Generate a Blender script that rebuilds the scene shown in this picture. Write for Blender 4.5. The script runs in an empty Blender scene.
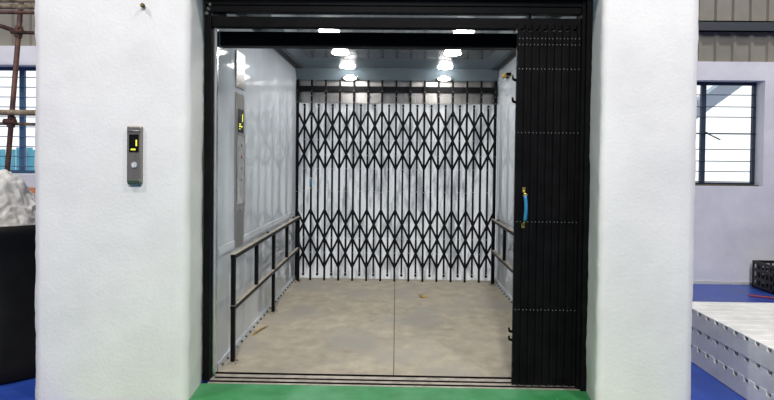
import bpy, bmesh, math, random
from mathutils import Vector, Matrix, noise
random.seed(7)
S = bpy.context.scene
col = S.collection
PI = math.pi

# ------------------------------------------------------------------ materials
def mat(name, color, rough=0.6, metal=0.0, spec=0.5, emit=None, strength=0.0):
    m = bpy.data.materials.new(name); m.use_nodes = True
    b = m.node_tree.nodes['Principled BSDF']
    b.inputs['Base Color'].default_value = (*color, 1)
    b.inputs['Roughness'].default_value = rough
    b.inputs['Metallic'].default_value = metal
    b.inputs['Specular IOR Level'].default_value = spec
    if emit:
        b.inputs['Emission Color'].default_value = (*emit, 1)
        b.inputs['Emission Strength'].default_value = strength
    return m

def vary(m, c1, c2, scale=4.0, detail=6, lo=0.35, hi=0.65, stretch=(1, 1, 1), bump=0.0, bscale=60, rough_to=None, c3=None, scale3=1.0):
    nt = m.node_tree; n = nt.nodes; l = nt.links; b = n['Principled BSDF']
    tc = n.new('ShaderNodeTexCoord'); mp = n.new('ShaderNodeMapping'); mp.inputs['Scale'].default_value = stretch
    l.new(tc.outputs['Object'], mp.inputs['Vector'])
    nz = n.new('ShaderNodeTexNoise'); nz.inputs['Scale'].default_value = scale; nz.inputs['Detail'].default_value = detail
    nz.inputs['Roughness'].default_value = 0.62
    l.new(mp.outputs[0], nz.inputs['Vector'])
    cr = n.new('ShaderNodeValToRGB')
    cr.color_ramp.elements[0].position = lo; cr.color_ramp.elements[0].color = (*c1, 1)
    cr.color_ramp.elements[1].position = hi; cr.color_ramp.elements[1].color = (*c2, 1)
    l.new(nz.outputs['Fac'], cr.inputs['Fac'])
    out = cr.outputs['Color']
    if c3:
        n3 = n.new('ShaderNodeTexNoise'); n3.inputs['Scale'].default_value = scale3; n3.inputs['Detail'].default_value = 3
        l.new(tc.outputs['Object'], n3.inputs['Vector'])
        r3 = n.new('ShaderNodeValToRGB'); r3.color_ramp.elements[0].position = 0.48; r3.color_ramp.elements[1].position = 0.66
        l.new(n3.outputs['Fac'], r3.inputs['Fac'])
        mx = n.new('ShaderNodeMixRGB'); l.new(r3.outputs['Color'], mx.inputs['Fac'])
        l.new(out, mx.inputs['Color1']); mx.inputs['Color2'].default_value = (*c3, 1)
        out = mx.outputs['Color']
    l.new(out, b.inputs['Base Color'])
    if bump:
        n2 = n.new('ShaderNodeTexNoise'); n2.inputs['Scale'].default_value = bscale; n2.inputs['Detail'].default_value = 4
        l.new(tc.outputs['Object'], n2.inputs['Vector'])
        bp = n.new('ShaderNodeBump'); bp.inputs['Strength'].default_value = bump; bp.inputs['Distance'].default_value = 0.01
        l.new(n2.outputs['Fac'], bp.inputs['Height']); l.new(bp.outputs[0], b.inputs['Normal'])
    return m

plaster = vary(mat('white_plaster', (.8, .8, .8), .85), (.77, .76, .74), (.85, .84, .815), 2.5, bump=.2, bscale=55)
shaft_white = vary(mat('streaked_whitewash', (.7, .7, .7), .55), (.55, .56, .59), (.88, .88, .88), 3.0, 5, .36, .60, (3.2, 1, .55), bump=.15, bscale=12)
shaft_plain = mat('shaft_plaster', (.55, .55, .55), .9)
hall_wall = vary(mat('grey_white_wall', (.7, .7, .76), .9), (.62, .62, .69), (.73, .73, .79), 2.0, bump=.3, bscale=14)
blue_floor = vary(mat('blue_floor_paint', (.02, .06, .4), .35), (.018, .050, .30), (.03, .085, .42), 3, c3=(.035, .075, .30), scale3=2.2)
green_floor = vary(mat('green_floor_paint', (.05, .3, .1), .4), (.025, .19, .055), (.06, .29, .11), 5, 8, .3, .7, bump=.1, bscale=30, c3=(.09, .30, .14), scale3=3.0)
dusty = vary(mat('dusty_steel_floor', (.4, .36, .3), .75), (.29, .26, .205), (.44, .39, .30), 7, 10, .32, .68, bump=.12, bscale=40, c3=(.315, .295, .255), scale3=1.6)
sillm = vary(mat('dirty_sill_steel', (.4, .36, .3), .5, .3), (.30, .26, .22), (.50, .46, .40), 12)
blk = vary(mat('black_gloss_paint', (.008, .008, .009), .5, 0, .07), (.0035, .0035, .004), (.007, .007, .0075), 8)
blk_rear = mat('black_gate_paint', (.005, .005, .006), .4, 0, .15)
rivet = mat('worn_rivet_steel', (.25, .25, .245), .4, .5)
steel = vary(mat('brushed_steel', (.5, .5, .48), .3, .9), (.36, .35, .33), (.52, .5, .48), 4, 4, stretch=(40, 40, 1))
bright = mat('bright_steel', (.75, .76, .78), .18, 1.0)
panel = vary(mat('blue_grey_panel_enamel', (.45, .5, .55), .06, 0, .6), (.56, .60, .65), (.64, .68, .73), 2.5, 3, .3, .7, (1, 1, .4))
ceilborder = mat('slate_ceiling_paint', (.135, .17, .195), .35, 0, .15)
ceilmirror = vary(mat('polished_ceiling_steel', (.4, .43, .45), .2, .85), (.26, .29, .31), (.36, .39, .41), 2)
darkgrille = mat('dark_ceiling_grille', (.06, .07, .08), .5)
lamp = mat('lamp_lens', (1, 1, 1), .4, emit=(1, .98, .95), strength=85)
fascia_glow = mat('fascia_oval_emitter', (1, 1, 1), .4, emit=(1, .98, .95), strength=7)
raildust = vary(mat('dusty_rail_top', (.3, .27, .22), .6), (.26, .22, .18), (.42, .38, .32), 20)
winblue = mat('blue_window_paint', (.05, .11, .22), .5)
winnavy = mat('navy_window_paint', (.025, .04, .07), .5)
rust = vary(mat('rusty_tube', (.1, .06, .05), .7, .2), (.05, .025, .025), (.17, .085, .06), 9)
rustbrown = vary(mat('weathered_tube', (.2, .15, .1), .7), (.08, .055, .035), (.36, .29, .20), 14)
clad = vary(mat('beige_cladding', (.3, .28, .24), .6), (.20, .19, .16), (.25, .235, .20), 2)
purl = mat('slate_purlin', (.045, .05, .062), .5)
drumm = vary(mat('black_polyethylene', (.012, .012, .012), .6, 0, .12), (.006, .006, .006), (.012, .0115, .011), 3)
sackm = vary(mat('white_sack_film', (.72, .71, .69), .35), (.55, .54, .52), (.80, .79, .77), 6)
orange = mat('orange_board', (.62, .24, .10), .7)
pallet_m = vary(mat('white_pallet_plastic', (.75, .75, .72), .45), (.62, .62, .60), (.80, .80, .775), 4, 8, .3, .6)
cratem = mat('black_crate_plastic', (.015, .015, .015), .5)
redm = mat('red_cable_sheath', (.35, .03, .03), .5)
yellow = mat('yellow_plastic', (.65, .42, .05), .4)
tapem = mat('yellow_brown_tape', (.55, .38, .12), .6)
blueg = mat('blue_grip_vinyl', (.03, .22, .42), .35)
brass = mat('brass', (.55, .42, .12), .3, .8)
scr = mat('black_display', (.008, .008, .008), .25)
seg = mat('lit_yellow_segment', (.6, .6, .05), .5, emit=(.85, .85, .05), strength=1.2)
filmm = vary(mat('wrinkled_white_film', (.7, .7, .7), .3), (.62, .62, .63), (.88, .88, .88), 14)
smear = mat('white_smear', (.8, .82, .85), .4)
seam = mat('dark_seam_dirt', (.10, .085, .06), .9)
roofm = mat('dark_roof_sheet', (.16, .16, .16), .8)
farwall = mat('far_hall_wall', (.22, .22, .23), .9)
cyan = vary(mat('cyan_fence_sheet', (.15, .6, .75), .6), (.13, .5, .66), (.2, .62, .78), 2)
outbeam = mat('blue_grey_beam', (.55, .64, .76), .6)
ground = mat('pale_concrete_ground', (.8, .8, .78), .9)
glassm = bpy.data.materials.new('window_glass'); glassm.use_nodes = True
_b = glassm.node_tree.nodes['Principled BSDF']
_b.inputs['Transmission Weight'].default_value = 1; _b.inputs['Roughness'].default_value = 0; _b.inputs['IOR'].default_value = 1.05

# ------------------------------------------------------------------ helpers
def box(bm, x0, x1, y0, y1, z0, z1, mi=0, rot=None, c=None):
    vs = [bm.verts.new((x, y, z)) for x in (x0, x1) for y in (y0, y1) for z in (z0, z1)]
    fs = [(0, 1, 3, 2), (4, 6, 7, 5), (0, 4, 5, 1), (2, 3, 7, 6), (0, 2, 6, 4), (1, 5, 7, 3)]
    out = []
    for f in fs:
        fc = bm.faces.new([vs[i] for i in f]); fc.material_index = mi; out.append(fc)
    if rot is not None:
        bmesh.ops.rotate(bm, verts=vs, cent=c, matrix=rot)
    return vs

def rod(bm, a, b, r, seg_=12, mi=0, cap=True):
    a = Vector(a); b = Vector(b); d = b - a
    q = d.to_track_quat('Z', 'Y').to_matrix().to_4x4()
    M = Matrix.Translation((a + b) / 2) @ q
    before = set(bm.faces)
    bmesh.ops.create_cone(bm, cap_ends=cap, segments=seg_, radius1=r, radius2=r, depth=d.length, matrix=M)
    for f in set(bm.faces) - before:
        f.material_index = mi; f.smooth = len(f.verts) == 4

def bar(bm, a, b, w, t, mi=0):
    """flat bar between two points in the XZ plane, w wide in plane, t thick in Y"""
    a = Vector(a); b = Vector(b); d = (b - a).normalized(); n = Vector((-d.z, 0, d.x)) * (w / 2); ty = Vector((0, t / 2, 0))
    vs = [bm.verts.new(p + s * n + u * ty) for p in (a, b) for s in (-1, 1) for u in (-1, 1)]
    for f in [(0, 1, 3, 2), (4, 6, 7, 5), (0, 4, 5, 1), (2, 3, 7, 6), (0, 2, 6, 4), (1, 5, 7, 3)]:
        bm.faces.new([vs[i] for i in f]).material_index = mi

def lathe(bm, prof, seg_=48, cx=0, cy=0, mi=0):
    rings = []
    for r, z in prof:
        rings.append([bm.verts.new((cx + r * math.cos(2 * PI * k / seg_), cy + r * math.sin(2 * PI * k / seg_), z)) for k in range(seg_)])
    for a, b in zip(rings, rings[1:]):
        for k in range(seg_):
            f = bm.faces.new((a[k], a[(k + 1) % seg_], b[(k + 1) % seg_], b[k])); f.smooth = True; f.material_index = mi

def obj(name, bm, mats, parent=None, bevel=0, loc=None):
    bmesh.ops.recalc_face_normals(bm, faces=bm.faces)
    me = bpy.data.meshes.new(name); bm.to_mesh(me); bm.free()
    for m in (mats if isinstance(mats, (list, tuple)) else [mats]): me.materials.append(m)
    o = bpy.data.objects.new(name, me); col.objects.link(o)
    if parent is not None:
        o.parent = parent
        o.location = -(parent.get('_o') and Vector(parent['_o']) or Vector((0, 0, 0)))
    if bevel:
        md = o.modifiers.new('bevel', 'BEVEL'); md.width = bevel; md.segments = 2; md.limit_method = 'ANGLE'
    return o

def tag(o, label=None, cat=None, group=None, kind=None):
    if label: o['label'] = label
    if cat: o['category'] = cat
    if group: o['group'] = group
    if kind: o['kind'] = kind
    return o

def thing(name, loc, label, cat, group=None):
    """Empty at the thing's base; parts are modelled in world coordinates"""
    o = bpy.data.objects.new(name, None); col.objects.link(o); o.location = loc
    o.empty_display_size = .1
    o['_o'] = list(loc)
    return tag(o, label, cat, group)

def copy_tree(o, loc, label=None, group=None):
    c = o.copy(); col.objects.link(c); c.location = loc
    if label: c['label'] = label
    if group: c['group'] = group
    def rec(src, dst):
        for ch in [x for x in list(bpy.data.objects) if x.parent == src]:
            d = ch.copy(); col.objects.link(d); d.parent = dst; rec(ch, d)
    rec(o, c)
    return c

def B(): return bmesh.new()
def struct(name, bm, m, parent=None, bevel=0):
    o = obj(name, bm, m, parent, bevel)
    if parent is None: o['kind'] = 'structure'
    return o

# ------------------------------------------------------------------ the hall shell
bm = B(); box(bm, -9, 9, -10, 3.14, -.2, -.004); box(bm, -9, -1.285, 3.14, 7, -.2, -.004); box(bm, 1.26, 9, 3.14, 7, -.2, -.004)
struct('floor', bm, blue_floor)
# green landing in front of the lift (thin slab of painted screed)
bm = B(); box(bm, -1.284, 1.262, 2.2, 3.415, -.2, 0.0); box(bm, -2.0, 1.7, 1.2, 2.2, -.2, 0.0); box(bm, -2.0, -1.284, 2.2, 3.12, -.2, 0); box(bm, 1.262, 1.7, 2.2, 3.12, -.2, 0)
struct('floor_landing', bm, green_floor)
# pit slab under the cabin
bm = B(); box(bm, -1.33, 1.33, 3.5, 6.62, -.5, -.2); struct('floor_pit', bm, shaft_plain)

def rough_slab(x0, x1, y0, y1, z0, z1, step=.045, amp=.0035):
    """plastered block: finely divided so that arrises and faces are uneven"""
    bm = B(); nx = max(1, round((x1 - x0) / step)); ny = max(1, round((y1 - y0) / step)); nz = max(1, round((z1 - z0) / step))
    verts = {}
    def V(i, j, k):
        if (i, j, k) not in verts:
            verts[(i, j, k)] = bm.verts.new((x0 + (x1 - x0) * i / nx, y0 + (y1 - y0) * j / ny, z0 + (z1 - z0) * k / nz))
        return verts[(i, j, k)]
    def face(a, b, c, d):
        f = bm.faces.new((V(*a), V(*b), V(*c), V(*d))); f.smooth = True
    for i in range(nx):
        for k in range(nz):
            for j in (0, ny): face((i, j, k), (i + 1, j, k), (i + 1, j, k + 1), (i, j, k + 1))
    for j in range(ny):
        for k in range(nz):
            for i in (0, nx): face((i, j, k), (i, j + 1, k), (i, j + 1, k + 1), (i, j, k + 1))
    for i in range(nx):
        for j in range(ny):
            for k in (0, nz): face((i, j, k), (i + 1, j, k), (i + 1, j + 1, k), (i, j + 1, k))
    cx, cy = (x0 + x1) / 2, (y0 + y1) / 2
    for v in bm.verts:
        p = v.co
        n1 = noise.noise(p * 3.1) * amp * 1.5 + noise.noise(p * 14) * amp + noise.noise(p * 33) * amp * .8
        ex = p.x - x0 < 1e-4 or x1 - p.x < 1e-4; ey = p.y - y0 < 1e-4 or y1 - p.y < 1e-4
        if ey: p.y += n1 * .5
        if ex: p.x += n1 * 1.2
        if ex and ey:                       # knocked-back arris
            p.x += .006 * (1 if p.x < cx else -1); p.y += .006 * (1 if p.y < cy else -1)
    return bm

def splay(bm, xf, xb, yf=3.14, yb=3.47):
    # the reveal opens slightly towards the lift
    for v in bm.verts:
        t = (v.co.y - yf) / (yb - yf)
        if abs(v.co.x - xf) < .03: v.co.x += (xb - xf) * max(0, min(1, t))
    return bm
bm = splay(rough_slab(-2.215, -1.261, 3.14, 3.47, -.05, 2.7), -1.261, -1.288)
struct('wall_front_left', bm, plaster)
bm = splay(rough_slab(1.226, 1.798, 3.14, 3.47, -.05, 2.7), 1.226, 1.268)
struct('wall_front_right', bm, plaster)
bm = B(); box(bm, -2.197, 1.798, 3.143, 3.467, 2.68, 4.4); struct('wall_front_lintel', bm, plaster)
# shaft walls
bm = B(); box(bm, -1.45, -1.33, 3.47, 6.62, -.2, 4.4); struct('wall_shaft_left', bm, shaft_plain)
bm = B(); box(bm, 1.33, 1.45, 3.47, 6.62, -.2, 4.4); struct('wall_shaft_right', bm, shaft_plain)
bm = B(); box(bm, -1.45, 1.45, 6.54, 6.74, 2.32, 4.4); struct('wall_shaft_rear', bm, shaft_plain)
bm = B(); box(bm, -1.45, 1.45, 3.47, 6.74, 4.4, 4.5); struct('ceiling_shaft', bm, shaft_plain)
# daylit translucent sheet closing the rear landing
sheet_m = vary(mat('streaked_white_polythene', (.8, .8, .8), .5), (.33, .335, .36), (.76, .76, .77), 4.2, 6, .36, .56, (3.4, 1, .8))
nt = sheet_m.node_tree; pb = nt.nodes['Principled BSDF']; tr = nt.nodes.new('ShaderNodeBsdfTranslucent'); mxs = nt.nodes.new('ShaderNodeMixShader'); mxs.inputs[0].default_value = .55
nt.links.new(pb.inputs['Base Color'].links[0].from_socket, tr.inputs['Color'])
nt.links.new(pb.outputs[0], mxs.inputs[1]); nt.links.new(tr.outputs[0], mxs.inputs[2]); nt.links.new(mxs.outputs[0], nt.nodes['Material Output'].inputs['Surface'])
bm = B(); nx, nz = 90, 60
g = [[bm.verts.new((-1.32 + 2.64 * i / nx, 6.515 + .006 * noise.noise(Vector((i * .16, 3, k * .03))) + .004 * noise.noise(Vector((i * .4, 8, k * .09))), .003 + 2.4 * k / nz)) for k in range(nz + 1)] for i in range(nx + 1)]
for i in range(nx):
    for k in range(nz): bm.faces.new((g[i][k], g[i + 1][k], g[i + 1][k + 1], g[i][k + 1])).smooth = True
tag(obj('plastic_sheet', bm, sheet_m), 'streaky translucent white sheet hanging behind the closed rear gate', 'plastic sheet')
bm = B(); box(bm, -1.33, 1.33, 6.462, 6.75, -.2, 0.0); struct('floor_threshold', bm, dusty)
# rest of the hall
def holed(x0, x1, y0, y1, z0, z1, hx0, hx1, hz0, hz1):
    bm = B()
    box(bm, x0, hx0, y0, y1, z0, z1); box(bm, hx1, x1, y0, y1, z0, z1)
    box(bm, hx0, hx1, y0, y1, z0, hz0); box(bm, hx0, hx1, y0, y1, hz1, z1)
    return bm
YL, YR = 6.1, 6.54
struct('wall_back_left', holed(-9, -1.45, YL, YL + .2, -.1, 2.80, -5.88, -3.2, 1.285, 2.575), hall_wall)
struct('wall_back_right', holed(1.45, 9, YR, YR + .2, -.1, 2.765, 3.14, 4.56, 1.22, 2.535), hall_wall)
bm = B(); box(bm, -9.2, -9, -10, 7, -.1, 6.6); struct('wall_left', bm, farwall)
bm = B(); box(bm, 9, 9.2, -10, 7, -.1, 6.6); struct('wall_right', bm, farwall)
bm = B(); box(bm, -9.2, 9.2, -10.2, -10, -.1, 6.6); struct('wall_behind', bm, farwall)
bm = B(); box(bm, -9.2, 9.2, -10.2, 7, 6.5, 6.6); struct('ceiling', bm, roofm)

def cladding(x0, x1, y, z0, z1, pitch=.215):
    bm = B(); pts = []; x = x0
    while x < x1:
        pts += [(x, y), (x + pitch * .68, y), (x + pitch * .76, y - .028), (x + pitch * .92, y - .028)]
        x += pitch
    a = [bm.verts.new((p[0], p[1], z0)) for p in pts]; b = [bm.verts.new((p[0], p[1], z1)) for p in pts]
    for i in range(len(pts) - 1): bm.faces.new((a[i], a[i + 1], b[i + 1], b[i]))
    return bm
struct('wall_cladding_left', cladding(-8.9, -1.46, YL + .09, 2.78, 6.5), clad)
struct('wall_cladding_right', cladding(1.46, 8.9, YR + .09, 2.745, 6.5), clad)
bm = B(); box(bm, 1.46, 8.9, YR - .02, YR + .05, 3.13, 3.145); box(bm, 1.46, 8.9, YR - .02, YR - .005, 3.13, 3.265); box(bm, 1.46, 8.9, YR - .02, YR + .05, 3.25, 3.265)
struct('trim_1', bm, purl)
# masonry shaft infill between hall walls and shaft (closes the gaps)
bm = B(); box(bm, -1.5, -1.45, 3.47, YL + .2, -.1, 6.5); struct('trim_2', bm, hall_wall)
bm = B(); box(bm, 1.45, 1.5, 3.47, YR + .2, -.1, 6.5); struct('trim_3', bm, hall_wall)
# rough skirting line of plaster spilt at foot of right wall
bm = B(); 
for i in range(70):
    x = 1.6 + i * .07; h = .02 + .018 * (noise.noise(Vector((x * 3, 0, 0))) + .5)
    box(bm, x, x + .07, YR - .012 - .01 * noise.noise(Vector((x * 5, 2, 0))), YR + .02, -.01, h)
struct('baseboard_right', bm, shaft_plain)

# ------------------------------------------------------------------ windows
def window(name, x0, x1, y, z0, z1, mull, bars, m, latch=None, sill=None):
    w = bpy.data.objects.new(name, None); col.objects.link(w); w.location = (x0, y, z0); w['_o'] = [x0, y, z0]; w['kind'] = 'structure'
    bm = B(); t = .04
    box(bm, x0, x1, y, y + .04, z0, z0 + t); box(bm, x0, x1, y, y + .04, z1 - t, z1)
    box(bm, x0, x0 + t, y, y + .04, z0 + t, z1 - t); box(bm, x1 - t, x1, y, y + .04, z0 + t, z1 - t)
    obj('window_frame', bm, m, w, .003)
    for x in mull:
        bm = B(); box(bm, x - .03, x + .03, y - .005, y + .035, z0 + t, z1 - t); obj('mullion', bm, m, w, .003)
    for i, z in enumerate(bars):
        bm = B(); rod(bm, (x0 + .01, y - .012, z), (x1 - .01, y - .012, z), .009 if i == latch else .0055, 8); obj('grille_bar', bm, m, w)
    bm = B(); box(bm, x0 + t, x1 - t, y + .022, y + .026, z0 + t, z1 - t); obj('pane', bm, glassm, w)
    return w
wr = window('window_2', 3.14, 4.56, YR + .15, 1.22, 2.535, [3.90], [1.27, 1.40, 1.53, 1.68, 1.88, 2.09, 2.22, 2.37], winnavy, 4)
bm = B(); rod(bm, (3.93, YR + .13, 1.885), (4.08, YR + .09, 1.80), .008, 8); rod(bm, (3.90, YR + .13, 1.89), (3.94, YR + .13, 1.885), .014, 8); obj('window_stay', bm, winnavy, wr)
bm = B()
for i in range(24):
    x = 3.16 + i * .058; box(bm, x, x + .058, YR + .06, YR + .15, 1.218, 1.232 + .012 * abs(noise.noise(Vector((x * 9, 1, 3)))))
obj('dust_ridge', bm, seam, wr)
wl = window('window_1', -5.88, -3.2, YL + .15, 1.285, 2.575, [-5.23, -4.555, -3.88], [1.37, 1.49, 1.61, 1.73, 1.85, 1.97, 2.09, 2.21, 2.33, 2.45], winblue)
bm = B(); box(bm, -6.0, -3.1, YL - .05, YL + .02, 1.12, 1.285); struct('window_1_sill', bm, hall_wall, None, .006)

# ------------------------------------------------------------------ outside the windows
bm = B(); box(bm, -14, 16, 6.75, 30, -.3, -.1); struct('ground', bm, ground)
bm = B(); x = -12
while x < -4:
    box(bm, x, x + .12, 10, 10.02, -.1, 1.62 + .04 * ((int(x * 8)) % 2)); box(bm, x + .12, x + .2, 9.97, 9.99, -.1, 1.62); x += .2
tag(obj('boundary_fence', bm, cyan), 'cyan corrugated sheet fence seen low through the left window', 'fence')
bm = B()
def beam3(bm, a, b, r):
    a = Vector(a); b = Vector(b); q = (b - a).to_track_quat('Z', 'Y').to_matrix().to_4x4(); M = Matrix.Translation((a + b) / 2) @ q @ Matrix.Diagonal((r, r, (b - a).length, 1))
    bmesh.ops.create_cube(bm, size=1, matrix=M)
t_ = thing('roof_truss', (5, 9, -.1), 'blue-grey diagonal steel brace outside the right window', 'steel truss')
beam3(bm, (4.6, 9, 2.05), (6.6, 9, 3.55), .24); obj('diagonal_brace', bm, outbeam, t_)
for a, b in (((4.4, 9.3, 2.9), (5.6, 9.3, 3.1)), ((4.75, 9.2, 2.2), (4.85, 9.2, 3.1)), ((4.3, 9.1, 2.45), (5.3, 9.1, 2.6))):
    bm = B(); beam3(bm, a, b, .09); obj('cross_brace', bm, outbeam, t_)
for x in (4.4, 7.0):
    bm = B(); beam3(bm, (x, 9, -.1), (x, 9, 4.2), .2); obj('column', bm, outbeam, t_)

# ------------------------------------------------------------------ black entrance frame, header and sills
fr = thing('lift_entrance_frame', (0, 3.45, 0), 'black painted steel frame lining the white lift opening', 'door frame')
bm = B(); box(bm, -1.286, -1.243, 3.455, 3.49, 0, 2.62); obj('jamb', bm, blk, fr, .003)
bm = B(); box(bm, 1.205, 1.262, 3.43, 3.55, 0, 2.62); obj('jamb', bm, blk, fr, .003)
bm = B(); box(bm, 1.225, 1.262, 3.40, 3.44, 0, 2.62); obj('jamb_lip', bm, blk, fr, .003)
bm = B(); box(bm, -1.286, 1.262, 3.44, 3.53, 2.515, 2.68); box(bm, -1.243, 1.205, 3.45, 3.51, 2.471, 2.515); obj('header', bm, blk, fr, .003)
bm = B(); box(bm, -1.243, 1.21, 3.47, 3.53, 2.378, 2.447)
box(bm, .865, .885, 3.475, 3.5, 2.44, 2.48); box(bm, -1.2, -1.15, 3.475, 3.5, 2.44, 2.48)
obj('gate_track', bm, blk, fr, .003)
bm = B(); box(bm, -1.262, -1.215, 3.495, 3.53, 0.0, 2.385); o = obj('return_strip', bm, bright, fr, .002); o['label'] = 'bright steel strip'
# sill
bm = B(); box(bm, -1.24, 1.225, 3.415, 3.437, -.1, .001); box(bm, -1.24, 1.225, 3.465, 3.497, -.1, .001); box(bm, -1.24, 1.225, 3.525, 3.568, -.1, .001)
for y in (3.462, 3.522, 3.600): box(bm, -1.24, 1.225, y, y + .0035, -.1, -.0005, 1)  # black liners put the grooves' dirt and shade into the colour
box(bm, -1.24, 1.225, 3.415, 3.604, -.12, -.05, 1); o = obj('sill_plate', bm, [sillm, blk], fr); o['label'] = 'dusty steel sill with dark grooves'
# bits of ragged plaster at head corners
def lump(bm, c, r, seed, sq=(1, 1, 1), sub=3, amp=.35):
    before = set(bm.verts)
    bmesh.ops.create_icosphere(bm, subdivisions=sub, radius=1)
    for v in set(bm.verts) - before:
        p = v.co.copy(); k = 1 + amp * noise.noise(p * 2.3 + Vector((seed, seed * 2, 0)))
        v.co = Vector((p.x * sq[0], p.y * sq[1], p.z * sq[2])) * r * k + Vector(c)
    for f in bm.faces: f.smooth = True
fo = vary(mat('ragged_foam', (.1, .12, .09), .9), (.03, .035, .03), (.2, .23, .18), 30)
for i in range(7):
    bm = B(); lump(bm, (-1.27 + .012 * (i % 3), 3.45, 2.46 + .03 * i), .013, i, sub=2)
    obj('sealant_lump', bm, fo, fr)

# ------------------------------------------------------------------ cabin
YF, YB, XW = 3.605, 6.46, 1.245
cab = thing('freight_lift_cabin', (0, 5.0, -.15), 'open freight lift cabin with blue-grey enamel walls and dusty floor', 'lift cabin')
bm = B(); box(bm, -XW, -.0035, YF, YB, -.12, 0); box(bm, .0035, XW, YF, YB, -.12, 0); box(bm, -XW, XW, YF, YB, -.15, -.01, 1)
o = obj('floor_plate', bm, [dusty, seam], cab); o['label'] = 'dusty steel floor with centre seam'
breaks = [YF, 3.87, 4.27, 4.75, 5.30, 5.87, YB]
for s in (-1, 1):
    for a, b in zip(breaks, breaks[1:]):
        bm = B(); xs = sorted((s * XW, s * (XW + .025))); box(bm, xs[0], xs[1], a + .0015, b - .0015, 0.0, 2.62)
        obj('side_panel', bm, panel, cab, .0015)
    bm = B(); xs = sorted((s * (XW + .026), s * (XW + .05))); box(bm, xs[0], xs[1], YF, YB, -.12, 2.66); obj('outer_skin', bm, panel, cab)
    bm = B(); xs = sorted((s * (XW - .006), s * XW)); box(bm, xs[0], xs[1], YF + .02, YB - .03, .80, .865); obj('rub_strip', bm, panel, cab, .002)
    bm = B(); xs = sorted((s * (XW - .012), s * XW)); box(bm, xs[0], xs[1], YF, YB, 0, .055)
    y = YF + .08
    while y < YB - .05:
        xc = s * (XW - .012); rod(bm, (xc, y, .022), (xc - s * .012, y, .022), .009, 8, 1); y += .118
    o = obj('skirting', bm, [panel, seam], cab)
# cabin front portal: header box and left column
bm = B(); box(bm, -XW, XW, YF + .035, YF + .09, 2.286, 2.388); box(bm, -XW, XW, YF + .09, YF + .115, 2.286, 2.31)
obj('portal_header', bm, blk, cab, .004)
bm = B(); box(bm, -1.29, -1.246, YF - .02, YF - .002, 0, 2.30); obj('portal_post', bm, steel, cab, .003)
bm = B(); box(bm, 1.215, XW, YF - .02, YF + .045, 0, 2.30); obj('portal_post', bm, steel, cab, .003)
# ceiling: dark side grilles, slate border, polished centre sheet
ZC = 2.612
bm = B(); box(bm, -XW, XW, YF, YB, ZC + .004, ZC + .05); o = obj('ceiling_panel', bm, ceilborder, cab)
bm = B(); box(bm, -.98, .98, 4.0, 5.72, ZC - .002, ZC + .004); o = obj('ceiling_mirror_sheet', bm, ceilmirror, cab); o['label'] = 'polished steel ceiling sheet'
for s in (-1, 1):
    bm = B(); xs = sorted((s * 1.145, s * (XW - .001))); box(bm, xs[0], xs[1], YF + .02, 6.33, ZC - .012, ZC + .004)
    for k in range(60):
        y = YF + .06 + k * .0445; xg = s * 1.19
        box(bm, xg - .03, xg + .03, y, y + .02, ZC - .0135, ZC - .012, 1)
    obj('ceiling_grille', bm, [darkgrille, blk], cab)
# sloping fascia over the rear gate
bm = B(); vs = [(YB - .12, ZC + .003), (YB - .015, 2.478), (YB + .0, 2.478), (YB + .0, ZC + .003)]
l = [bm.verts.new((-XW, y, z)) for y, z in vs]; r = [bm.verts.new((XW, y, z)) for y, z in vs]
for i in range(4): bm.faces.new((l[i], l[(i + 1) % 4], r[(i + 1) % 4], r[i]))
bm.faces.new(l); bm.faces.new(r[::-1])
fas = obj('rear_fascia', bm, ceilborder, cab)

# downlights
def downlight(name, loc, rot, label, group, r=.088, h=.022, lm=None, sx=1):
    o = bpy.data.objects.new(name, None); col.objects.link(o); o.location = loc; o.rotation_euler = rot; o['_o'] = [0, 0, 0]
    tag(o, label, 'light', group)
    bm = B(); lathe(bm, [(r + .012, 0), (r + .012, -.006), (r, -.009), (r, 0)], 32); bmesh.ops.scale(bm, verts=bm.verts, vec=(sx, 1, 1)); obj('bezel', bm, bright, o)
    bm = B(); lathe(bm, [(r, -.002), (r, -.010), (r * .9, -h * .8), (r * .55, -h), (0.001, -h * 1.05)], 32); bmesh.ops.scale(bm, verts=bm.verts, vec=(sx, 1, 1)); obj('lens', bm, lm or lamp, o)
    return o
rows = [(4.49, 'row nearest the entrance'), (5.39, 'second row from the entrance'), (6.20, 'last ceiling row before the rear fascia')]
for i, (y, t) in enumerate(rows):
    for s, side in ((-1, 'left'), (1, 'right')):
        downlight('ceiling_light', (s * .58 - .012, y, ZC - .001), (0, 0, 0), 'round lit ceiling light on the %s of the %s' % (side, t), 'round cabin downlights')
nrm = Vector((0, -.134, -.105)).normalized()
ang = math.atan2(.134, .105)
for s, side in ((-1, 'left'), (1, 'right')):
    y0, z0 = YB - .038, 2.5075
    downlight('ceiling_light', (s * .58, y0 + nrm.y * .002, z0 + nrm.z * .002), (-ang, 0, 0), 'glowing oval on the %s of the sloping fascia over the rear gate' % side, 'round cabin downlights', r=.030, h=.008, lm=fascia_glow, sx=2.6)  # emissive ovals built in for the bright spots on the fascia

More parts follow.
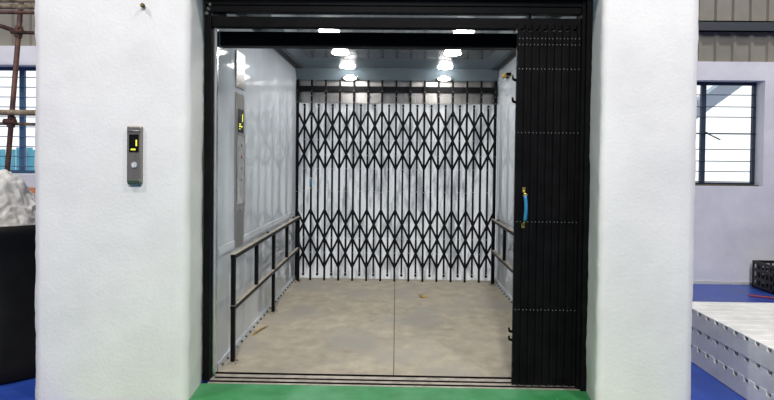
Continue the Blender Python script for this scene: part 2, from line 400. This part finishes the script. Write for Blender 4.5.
# ------------------------------------------------------------------ rear collapsible gate (drawn shut)
YG = 6.40
rg = thing('collapsible_gate', (0, YG, 0), 'black scissor lattice gate drawn shut across the rear of the cabin', 'gate')
X0, X1 = -1.222, 1.208; P = (X1 - X0) / 14
def picket(x, z0, z1, w, y, rivs, knob=None):
    bm = B(); box(bm, x - w / 2, x + w / 2, y - .006, y + .006, z0, z1); box(bm, x - w / 2, x - w / 2 + .003, y + .006, y + .018, z0, z1); box(bm, x + w / 2 - .003, x + w / 2, y + .006, y + .018, z0, z1)
    for z in rivs: rod(bm, (x, y - .006, z), (x, y - .011, z), .0065, 8, 1)
    return bm
for i in range(15):
    w = .034 if i in (0, 14) else .024
    obj('picket', picket(X0 + i * P, .0, 2.476, w, YG, [2.03, 2.20, 2.28, 2.34, 1.55, .35] if i % 3 else [2.2, 2.34, 1.1]), [blk_rear, rivet], rg)
for i in range(14):
    x = X0 + (i + .5) * P
    bm = picket(x, .075, 2.16, .022, YG, [2.145, 1.74, 1.385, 1.11, .53, .10])
    rod(bm, (x, YG - .012, 2.165), (x, YG + .012, 2.165), .015, 12); rod(bm, (x, YG - .012, .075), (x, YG + .012, .075), .015, 12)
    obj('short_picket', bm, [blk_rear, rivet], rg)
H = .353
for zc in (1.739, .527):
    for i in range(-1, 14):
        for s in (-1, 1):
            a = (X0 + i * P, zc - s * H); m_ = (X0 + (i + 1) * P, zc); b = (X0 + (i + 2) * P, zc + s * H)
            if i < 0: a = m_
            if i + 2 > 14: b = m_
            yy = YG - (.016 if s > 0 else .022)
            bm = B(); bar(bm, (a[0], yy, a[1]), (b[0], yy, b[1]), .026, .005)
            obj('lattice_bar', bm, blk_rear, rg)
bm = B(); box(bm, -1.23, 1.215, YG + .025, YG + .05, 2.335, 2.405); obj('top_rail', bm, blk_rear, rg, .002)
bm = B(); x = X0 + P
rod(bm, (x, YG - .03, 1.140), (x, YG - .03, 1.27), .006, 8); box(bm, x - .006, x + .006, YG - .03, YG, 1.135, 1.155); box(bm, x - .006, x + .006, YG - .03, YG, 1.255, 1.275)
o = obj('pull_handle', bm, brass, rg); o['label'] = 'small brass handle'
bm = B(); rod(bm, (x, YG - .03, 1.155), (x, YG - .03, 1.255), .013, 12); g_ = obj('grip', bm, blueg, o); g_['label'] = 'blue vinyl grip'
# galvanised header behind the rear gate
bm = B(); box(bm, -1.3, 1.3, 6.478, 6.5, 2.20, 2.75); box(bm, -1.3, 1.3, 6.468, 6.478, 2.305, 2.325)
tag(obj('rear_header_beam', bm, steel), 'grey steel header beam behind the top of the rear gate', 'beam')

# ------------------------------------------------------------------ front collapsible gate (folded open, right)
YS = 3.462
fg = thing('collapsible_gate', (.99, YS, 0), 'black scissor gate folded into a tight stack at right of the entrance', 'gate')
NP = 17; xa, xb = .800, 1.192; PP = (xb - xa) / (NP - 1)
rows_z = [2.31, 2.27, 2.11, 1.69, 1.10, .515]
for i in range(NP):
    x = xa + i * PP; wide = i in (0, 12, 14, 16)
    top = 2.40 if i % 2 == 0 else 2.36
    yo = YS + .007 * (i % 2)
    w_ = .027 if i == 0 else (.0225 if i % 2 == 0 else .026)
    bm = B(); box(bm, x - w_ / 2, x + w_ / 2, yo - .008, yo + .008, .012, top)
    box(bm, x - w_ / 2, x - w_ / 2 + .003, yo - .018, yo - .008, .012, top)
    for z in rows_z: rod(bm, (x + .003, yo - .008, z), (x + .003, yo - .0125, z), .0032, 8, 1)
    if i % 2: rod(bm, (x, yo - .016, .02), (x, yo + .016, .02), .011, 10)
    obj('picket', bm, [blk, rivet], fg)
for zc in (1.74, .53):
    for i in range(0, NP - 2, 2):
        for s in (-1, 1):
            yy = YS + (.020 if s > 0 else .026)
            bm = B(); bar(bm, (xa + i * PP, yy, zc - s * .385), (xa + (i + 2) * PP, yy, zc + s * .385), .02, .005)
            obj('lattice_bar', bm, blk, fg)
bm = B(); x = .846
pts = [(x, YS - .02, 1.305), (x, YS - .05, 1.28), (x + .004, YS - .058, 1.20), (x, YS - .05, 1.11), (x - .004, YS - .02, 1.08)]
rod(bm, pts[0], pts[1], .007, 8); rod(bm, pts[3], pts[4], .007, 8)
box(bm, x - .012, x + .008, YS - .022, YS - .016, 1.295, 1.33); box(bm, x - .014, x + .006, YS - .022, YS - .016, 1.06, 1.09); rod(bm, (x, YS - .04, 1.27), (x + .001, YS - .052, 1.285), .0135, 12)
o = obj('pull_handle', bm, brass, fg); o['label'] = 'brass ended pull handle'
bm = B(); q = [Vector((x + .004 * math.sin(PI * k / 10), YS - .05 - .009 * math.sin(PI * k / 10), 1.28 - .17 * k / 10)) for k in range(11)]
rings = [[bm.verts.new(p + Vector((.0115 * math.cos(a * PI / 6), .0115 * math.sin(a * PI / 6), 0))) for a in range(12)] for p in q]
for u, v in zip(rings, rings[1:]):
    for a in range(12): bm.faces.new((u[a], u[(a + 1) % 12], v[(a + 1) % 12], v[a])).smooth = True
bm.faces.new(rings[0]); bm.faces.new(rings[-1]); g_ = obj('grip', bm, blueg, o); g_['label'] = 'blue vinyl grip'
for z in (2.035, 1.89, .365, .31):
    bm = B(); rod(bm, (.785, YS, z), (.765, YS - .01, z + .006), .009, 8); rod(bm, (.765, YS - .01, z + .006), (.762, YS - .01, z + .03), .007, 8)
    obj('latch_hook', bm, blk, fg)
# yellow roller bracket on right cabin wall
t_ = thing('roller_bracket', (1.235, 5.85, 2.43), 'small yellow roller near the top of the right cabin wall', 'roller')
bm = B(); rod(bm, (1.20, 5.74, 2.452), (1.20, 5.90, 2.452), .022, 14); obj('roller', bm, yellow, t_)
bm = B(); box(bm, 1.195, 1.245, 5.90, 5.92, 2.437, 2.467); box(bm, 1.195, 1.245, 5.72, 5.74, 2.437, 2.467); obj('bracket', bm, blk, t_)

# ------------------------------------------------------------------ handrails
def handrail(s, label, group=None):
    xr = s * 1.180
    t = thing('handrail', (xr, 5.0, 0), label, 'handrail', group)
    ys = [3.77, 4.40, 5.02, 5.63, 6.30]
    zt, zm = .80, .425
    for z in (zt, zm):
        bm = B(); box(bm, xr - .017, xr + .017, ys[0] - .017, ys[-1] + .017, z - .034, z - .004); box(bm, xr - .017, xr + .017, ys[0] - .017, ys[-1] + .017, z - .004, z, 1)
        obj('rail', bm, [blk_rear, raildust], t, .002)
    for i, y in enumerate(ys):
        full = i % 2 == 0
        bm = B(); box(bm, xr - .015, xr + .015, y - .015, y + .015, .012 if full else zm - .0, zt - .034)
        obj('post', bm, blk_rear, t, .002)
        if full:
            bm = B(); box(bm, xr - .035, xr + .035, y - .035, y + .035, 0, .008, 0)
            for q in (-1, 1): rod(bm, (xr - s * .024 * 1, y + q * .024, .008), (xr - s * .024, y + q * .024, .018), .007, 6, 0)
            obj('foot_plate', bm, raildust, t)
            bm = B(); xs = sorted((xr + s * .015, s * 1.244)); box(bm, xs[0], xs[1], y - .012, y + .012, zt - .03, zt - .01)
            if i: obj('wall_bracket', bm, blk_rear, t)
    return t
handrail(-1, 'black two-rail handrail along the left cabin wall with dusty rail tops')
handrail(1, 'black two-rail handrail along the right cabin wall, partly behind the folded gate')

# ------------------------------------------------------------------ car operating panel on left cabin wall
cp = thing('car_operating_panel', (-1.24, 4.08, .81), 'tall brushed steel control panel with film and display on left cabin wall', 'control panel')
xw = -XW
bm = B(); box(bm, xw, xw + .012, 3.985, 4.20, .81, 2.01); obj('face_plate', bm, steel, cp, .002)
bm = B(); box(bm, xw, xw + .012, 3.985, 4.20, 2.05, 2.33); o = obj('mirror_plate', bm, steel, cp, .002); o['label'] = 'polished upper plate'
bm = B(); box(bm, xw + .012, xw + .015, 4.03, 4.165, 1.70, 1.885); o = obj('display', bm, scr, cp)
bm = B()
for (a, b, c, d) in ((4.13, 4.142, 1.79, 1.85), (4.05, 4.09, 1.745, 1.755), (4.10, 4.13, 1.745, 1.755), (4.05, 4.09, 1.765, 1.772), (4.05, 4.08, 1.728, 1.733)):
    box(bm, xw + .015, xw + .0165, a, b, c, d)
o = obj('lit_segments', bm, seg, o); o['label'] = 'lit yellow segments'
bm = B()   # wrinkled protective film
ny, nz = 10, 40
g = [[bm.verts.new((xw + .0145 + .004 * (1 + noise.noise(Vector((j * .7, k * .45, 5)))), 3.99 + j * .20 / ny, 1.13 + k * .55 / nz)) for k in range(nz + 1)] for j in range(ny + 1)]
for j in range(ny):
    for k in range(nz): bm.faces.new((g[j][k], g[j + 1][k], g[j + 1][k + 1], g[j][k + 1])).smooth = True
bmesh.ops.solidify(bm, geom=bm.faces[:], thickness=.001)
o = obj('protective_film', bm, filmm, cp); o['label'] = 'wrinkled white protective film'
bm = B(); rod(bm, (xw + .012, 4.10, 1.09), (xw + .02, 4.10, 1.09), .014, 16); obj('key_switch', bm, rivet, cp)
bm = B()
rb_ = mat('red_button', (.55, .12, .12), .4)
for k in range(4):
    bm = B(); rod(bm, (xw + .018, 4.10, 1.33 + k * .09), (xw + .0235, 4.10, 1.33 + k * .09), .012, 14)
    obj('button', bm, rb_ if k == 2 else steel, cp)

# ------------------------------------------------------------------ landing call panel on left pier
lp = thing('landing_call_panel', (-1.623, 3.215, 1.333), 'slim steel call panel with small display on left white pier', 'call panel')
x0, x1, z0, z1 = -1.671, -1.577, 1.338, 1.692
bm = B(); box(bm, x0, x1, 3.196, 3.222, z0, z1); obj('face_plate', bm, vary(mat('warm_brushed_steel', (.3, .27, .25), .35, .55), (.22, .20, .185), (.34, .31, .285), 3, 4, stretch=(60, 60, 1)), lp, .008)
bm = B(); rod(bm, (x0 + .008, 3.193, z1 - .032), (x1 - .008, 3.193, z1 - .032), .004, 8); obj('top_rib', bm, steel, lp)
bm = B(); box(bm, x0 + .004, x1 - .004, 3.192, 3.222, z0 - .010, z0 + .024); o = obj('end_cap', bm, mat('dark_green_cap', (.07, .10, .075), .35, .3), lp, .009); o['label'] = 'dark green lower end cap'
bm = B(); box(bm, -1.654, -1.594, 3.1935, 3.197, 1.530, 1.640); dsp = obj('display', bm, scr, lp)
for q in ((-1.6115, -1.604, 1.568, 1.606), (-1.642, -1.6135, 1.542, 1.551)):
    bm = B(); box(bm, q[0], q[1], 3.192, 3.194, q[2], q[3]); o = obj('lit_segment', bm, seg, dsp); o['label'] = 'lit yellow bar'
bm = B(); rod(bm, (-1.622, 3.198, 1.451), (-1.622, 3.191, 1.451), .019, 24); btn = obj('button', bm, mat('call_button', (.45, .46, .48), .3, .4), lp, .001)
bm = B()
for k, (dx, dz, r_) in enumerate(((0, 0, .013), (-.009, .006, .006), (.009, -.005, .008), (.006, .011, .005), (-.006, -.010, .006))): rod(bm, (-1.622 + dx, 3.191, 1.451 + dz), (-1.622 + dx, 3.1902, 1.451 + dz), r_, 10)
obj('paint_smear', bm, smear, btn)
lp.scale = (.976,) * 3; lp.location = (-1.623 * .976, 3.215 - .08, 1.5 + (1.333 - 1.5) * .976)

# anchor bolt near top of left pier
t_ = thing('anchor_bolt', (-1.575, 3.215, 2.435), 'brass anchor stud near the top of the left white pier', 'bolt')
bm = B(); rod(bm, (-1.575, 3.222, 2.435), (-1.575, 3.185, 2.435), .008, 12); obj('stud', bm, brass, t_)
bm = B(); rod(bm, (-1.575, 3.205, 2.435), (-1.575, 3.193, 2.435), .014, 6); obj('nut', bm, mat('dark_nut', (.04, .045, .03), .4, .6), t_)
t_.location = (-1.575 * .976, 3.215 - .08, 1.5 + .935 * .976)

# ------------------------------------------------------------------ litter on cabin floor
bm = B(); pts = [(.26, 5.70), (.29, 5.77), (.32, 5.72), (.37, 5.70), (.34, 5.64), (.29, 5.63)]
a = [bm.verts.new((x, y, .004 + .012 * (i % 2))) for i, (x, y) in enumerate(pts)]; bm.faces.new(a); bmesh.ops.solidify(bm, geom=bm.faces[:], thickness=.002)
tag(obj('dry_leaf', bm, tapem), 'small curled tan scrap lying on the cabin floor near the rear gate', 'leaf')
bm = B(); prev = None
pl = [(-1.205, 4.36, .004), (-1.19, 4.42, .014), (-1.175, 4.48, .018), (-1.16, 4.54, .014), (-1.14, 4.60, .004)]
rowv = [(bm.verts.new(p), bm.verts.new((p[0] + .02, p[1] - .012, p[2]))) for p in pl]
for p, q in zip(rowv, rowv[1:]): bm.faces.new((p[0], q[0], q[1], p[1]))
bmesh.ops.solidify(bm, geom=bm.faces[:], thickness=.002)
tag(obj('tape_strip', bm, tapem), 'thin curled yellow-brown strip on cabin floor beside the left skirting', 'strip of tape')

# ------------------------------------------------------------------ scaffold at left
sc = thing('scaffold', (-3.6, 5.0, 0), 'rusty tube scaffold standing before the left window', 'scaffold')
def tube(name, a, b, r, m):
    bm = B(); rod(bm, a, b, r, 14); return obj(name, bm, m, sc)
YP = 5.0
tube('pole', (-3.90, YP, .0), (-3.625, YP, 3.3), .023, rust)
tube('pole', (-5.9, YP, .0), (-5.85, YP, 3.3), .027, rust)
tube('ledger', (-6.1, YP - .06, 2.925), (-2.9, YP - .06, 2.925), .024, rustbrown)
tube('ledger', (-6.1, YP - .07, 2.97), (-2.9, YP - .07, 2.985), .02, rustbrown)
tube('ledger', (-6.1, YP - .05, 2.88), (-2.9, YP - .05, 2.873), .018, rust)
tube('ledger', (-6.1, YP - .055, 1.905), (-2.9, YP - .055, 1.915), .029, rustbrown)
tube('ledger', (-6.1, YP + .055, 1.845), (-2.9, YP + .055, 1.80), .016, rustbrown)
tube('brace', (-3.68, YP - .03, 2.70), (-5.6, YP - .03, 3.32), .02, rust)
tube('brace', (-3.67, YP - .03, 2.69), (-2.9, YP - .03, 2.665), .017, rust)
for (x, z) in ((-3.675, 2.70), (-3.747, 1.83)):
    bm = B(); rod(bm, (x - .006, YP, z - .055), (x + .006, YP, z + .055), .034, 14); rod(bm, (x - .055, YP - .02, z), (x + .055, YP - .02, z), .028, 12); rod(bm, (x + .03, YP - .06, z + .03), (x + .03, YP, z + .03), .011, 6)
    obj('coupler', bm, rust, sc, .003)
for x in (-3.90, -5.9):
    bm = B(); box(bm, x - .07, x + .07, YP - .07, YP + .07, -.004, .006); obj('base_plate', bm, rust, sc)

# drum
bm = B(); cx, cy, R0 = -3.01, 3.975, .80
lathe(bm, [(.01, 0.0), (R0 - .02, 0.0), (R0, .02), (R0 + .004, .1), (R0 - .004, .5), (R0 + .002, .96), (R0 + .018, .975), (R0 + .022, 1.03), (R0 + .012, 1.04), (R0 - .012, 1.035), (R0 - .016, .95), (R0 - .02, .1), (.01, .06)], 96, cx, cy)
tag(obj('drum', bm, drumm), 'large round black plastic drum left of the white pier', 'drum')
# sack
bm = B(); bmesh.ops.create_icosphere(bm, subdivisions=6, radius=1)
for v in bm.verts:
    p = v.co.copy()
    w1 = p + .35 * Vector((noise.noise(p * 3), noise.noise(p * 3 + Vector((5, 0, 0))), noise.noise(p * 3 + Vector((0, 9, 0)))))
    k = 1 + .14 * noise.noise(p * 1.7) - .13 * abs(noise.noise(w1 * 4)) - .055 * abs(noise.noise(w1 * 11)) - .02 * abs(noise.noise(p * 30))
    v.co = Vector((p.x * .55, p.y * .52, p.z * .56)) * k
    v.co += Vector((-3.28, 3.95, .86))
for f in bm.faces: f.smooth = True
tag(obj('plastic_sack', bm, sackm), 'crumpled white plastic sack heaped in the black drum', 'sack')
# orange board
bm = B(); box(bm, -4.9, -3.3, 5.86, 5.88, 0, 1.13, rot=Matrix.Rotation(math.radians(-7), 3, 'X'), c=Vector((0, 5.86, 0)))
tag(obj('plywood_board', bm, orange, None, .002), 'orange-brown board leaning under the left window behind the sack', 'board')

# ------------------------------------------------------------------ pallets at right
def pallet():
    o = thing('plastic_pallet', (2.25, 2.95, 0), 'x', 'pallet')
    W, D, h = 1.2, 1.20, .1345
    x0, y0 = 2.25, 2.95
    # skirts down all four sides, slats across the top whose ends leave open notches
    bm = B(); box(bm, x0, x0 + .02, y0, y0 + D, 0, h - .032); box(bm, x0 + W - .02, x0 + W, y0, y0 + D, 0, h - .032)
    box(bm, x0 + .02, x0 + W - .02, y0, y0 + .02, 0, h - .032); box(bm, x0 + .02, x0 + W - .02, y0 + D - .02, y0 + D, 0, h - .032); obj('side_skirt', bm, pallet_m, o)
    for i in range(12):
        y = y0 + i * (D - .066) / 11
        bm = B(); box(bm, x0, x0 + W, y, y + .066, h - .032, h); obj('slat', bm, pallet_m, o, .003)
    bm = B(); box(bm, x0 + .003, x0 + W - .003, y0 + .002, y0 + D - .002, h - .008, h - .003); obj('deck_web', bm, pallet_m, o)
    return o
p0 = pallet(); p0['label'] = 'white slatted pallet at the bottom of the stack, resting on blue floor'; p0['group'] = 'stacked white pallets'
copy_tree(p0, (2.253, 2.95, .1345), 'middle white pallet of the stack of three at right')
copy_tree(p0, (2.248, 2.952, .269), 'topmost white slatted pallet of the stack at right', None)

# crate
t_ = thing('crate', (4.62, 6.25, 0), 'black plastic crate on the blue floor against the right wall', 'crate')
bm = B(); cx0, cx1, cy0, cy1 = 4.37, 4.95, 6.05, 6.42
for z in (0.0, .10, .20, .29):
    hh = .035
    for (a, b, c, d) in ((cx0, cx1, cy0, cy0 + .015), (cx0, cx1, cy1 - .015, cy1), (cx0, cx0 + .015, cy0, cy1), (cx1 - .015, cx1, cy0, cy1)): box(bm, a, b, c, d, z, z + hh)
for i in range(9):
    x = cx0 + i * (cx1 - cx0 - .02) / 8
    for y in (cy0, cy1 - .015): box(bm, x, x + .02, y + .001, y + .014, 0, .32)
for i in range(6):
    y = cy0 + i * (cy1 - cy0 - .02) / 5
    for x in (cx0, cx1 - .015): box(bm, x + .001, x + .014, y, y + .02, 0, .32)
obj('crate_side', bm, cratem, t_)
bm = B(); box(bm, cx0, cx1, cy0, cy1, 0, .012); obj('crate_base', bm, cratem, t_)
bm = B(); lump(bm, (4.66, 6.23, .16), .15, 3, (1.6, 1, .8)); tag(obj('cloth_bundle', bm, mat('dark_cloth', (.03, .03, .028), .9)), 'dark bundle inside the black crate', 'cloth')
# cable
bm = B(); prev = None
for k in range(40):
    t = k / 39; p = Vector((4.02 + 1.4 * t, 5.95 - .22 * math.sin(PI * min(1, t * 1.1)) + .05 * t, .009))
    ring = [bm.verts.new(p + Vector((0, .009 * math.cos(a * PI / 4), .009 * math.sin(a * PI / 4)))) for a in range(8)]
    if prev:
        for a in range(8): bm.faces.new((prev[a], prev[(a + 1) % 8], ring[(a + 1) % 8], ring[a])).smooth = True
    prev = ring
o = obj('power_cable', bm, redm); tag(o, 'thin red cable lying on the blue floor near the crate', 'cable')

# ------------------------------------------------------------------ lights and world
def area(name, loc, target, size, power, color=(1, .975, .94)):
    d = bpy.data.lights.new(name, 'AREA'); d.shape = 'DISK'; d.size = size; d.energy = power; d.color = color
    o = bpy.data.objects.new(name, d); col.objects.link(o); o.location = loc
    o.rotation_euler = (Vector(target) - Vector(loc)).to_track_quat('-Z', 'Y').to_euler()
    return o
area('overhead_area_light', (-4.2, .8, 6.2), (-2.2, 2.6, 0), .5, 155)
area('overhead_area_light', (2.2, .8, 6.2), (1.4, 2.6, 0), .5, 155)
area('overhead_area_light', (0, -4, 6.2), (0, 0, 0), .6, 570)  # unseen fill added behind the camera to even out the front light
area('overhead_area_light', (-5.0, 4.6, 6.2), (-4.2, 5.2, 0), .5, 110)  # unseen source added to light the floor on the left
area('overhead_area_light', (5.6, 4.2, 6.2), (4.4, 5.0, 0), .5, 130)
w = bpy.data.worlds.new('World'); S.world = w; w.use_nodes = True
bg = w.node_tree.nodes['Background']; bg.inputs['Color'].default_value = (.93, .97, 1, 1); bg.inputs['Strength'].default_value = 1.6

# ------------------------------------------------------------------ camera
cd = bpy.data.cameras.new('camera'); cam = bpy.data.objects.new('camera', cd); col.objects.link(cam)
cd.sensor_width = 36; cd.lens = 520 * 36 / 774; cd.shift_y = -32 / 774
cam.matrix_world = Matrix.Translation((0, 0, 1.5)) @ Matrix.Rotation(math.radians(1.0), 4, 'Z') @ Matrix.Rotation(math.radians(90 - .9), 4, 'X') @ Matrix.Rotation(math.radians(.65), 4, 'Z')
S.camera = cam
for o in bpy.data.objects:
    if '_o' in o.keys(): del o['_o']
S.view_settings.view_transform = 'Standard'; S.view_settings.look = 'None'; S.view_settings.gamma = 1; S.view_settings.exposure = 0
S.view_settings.use_curve_mapping = False
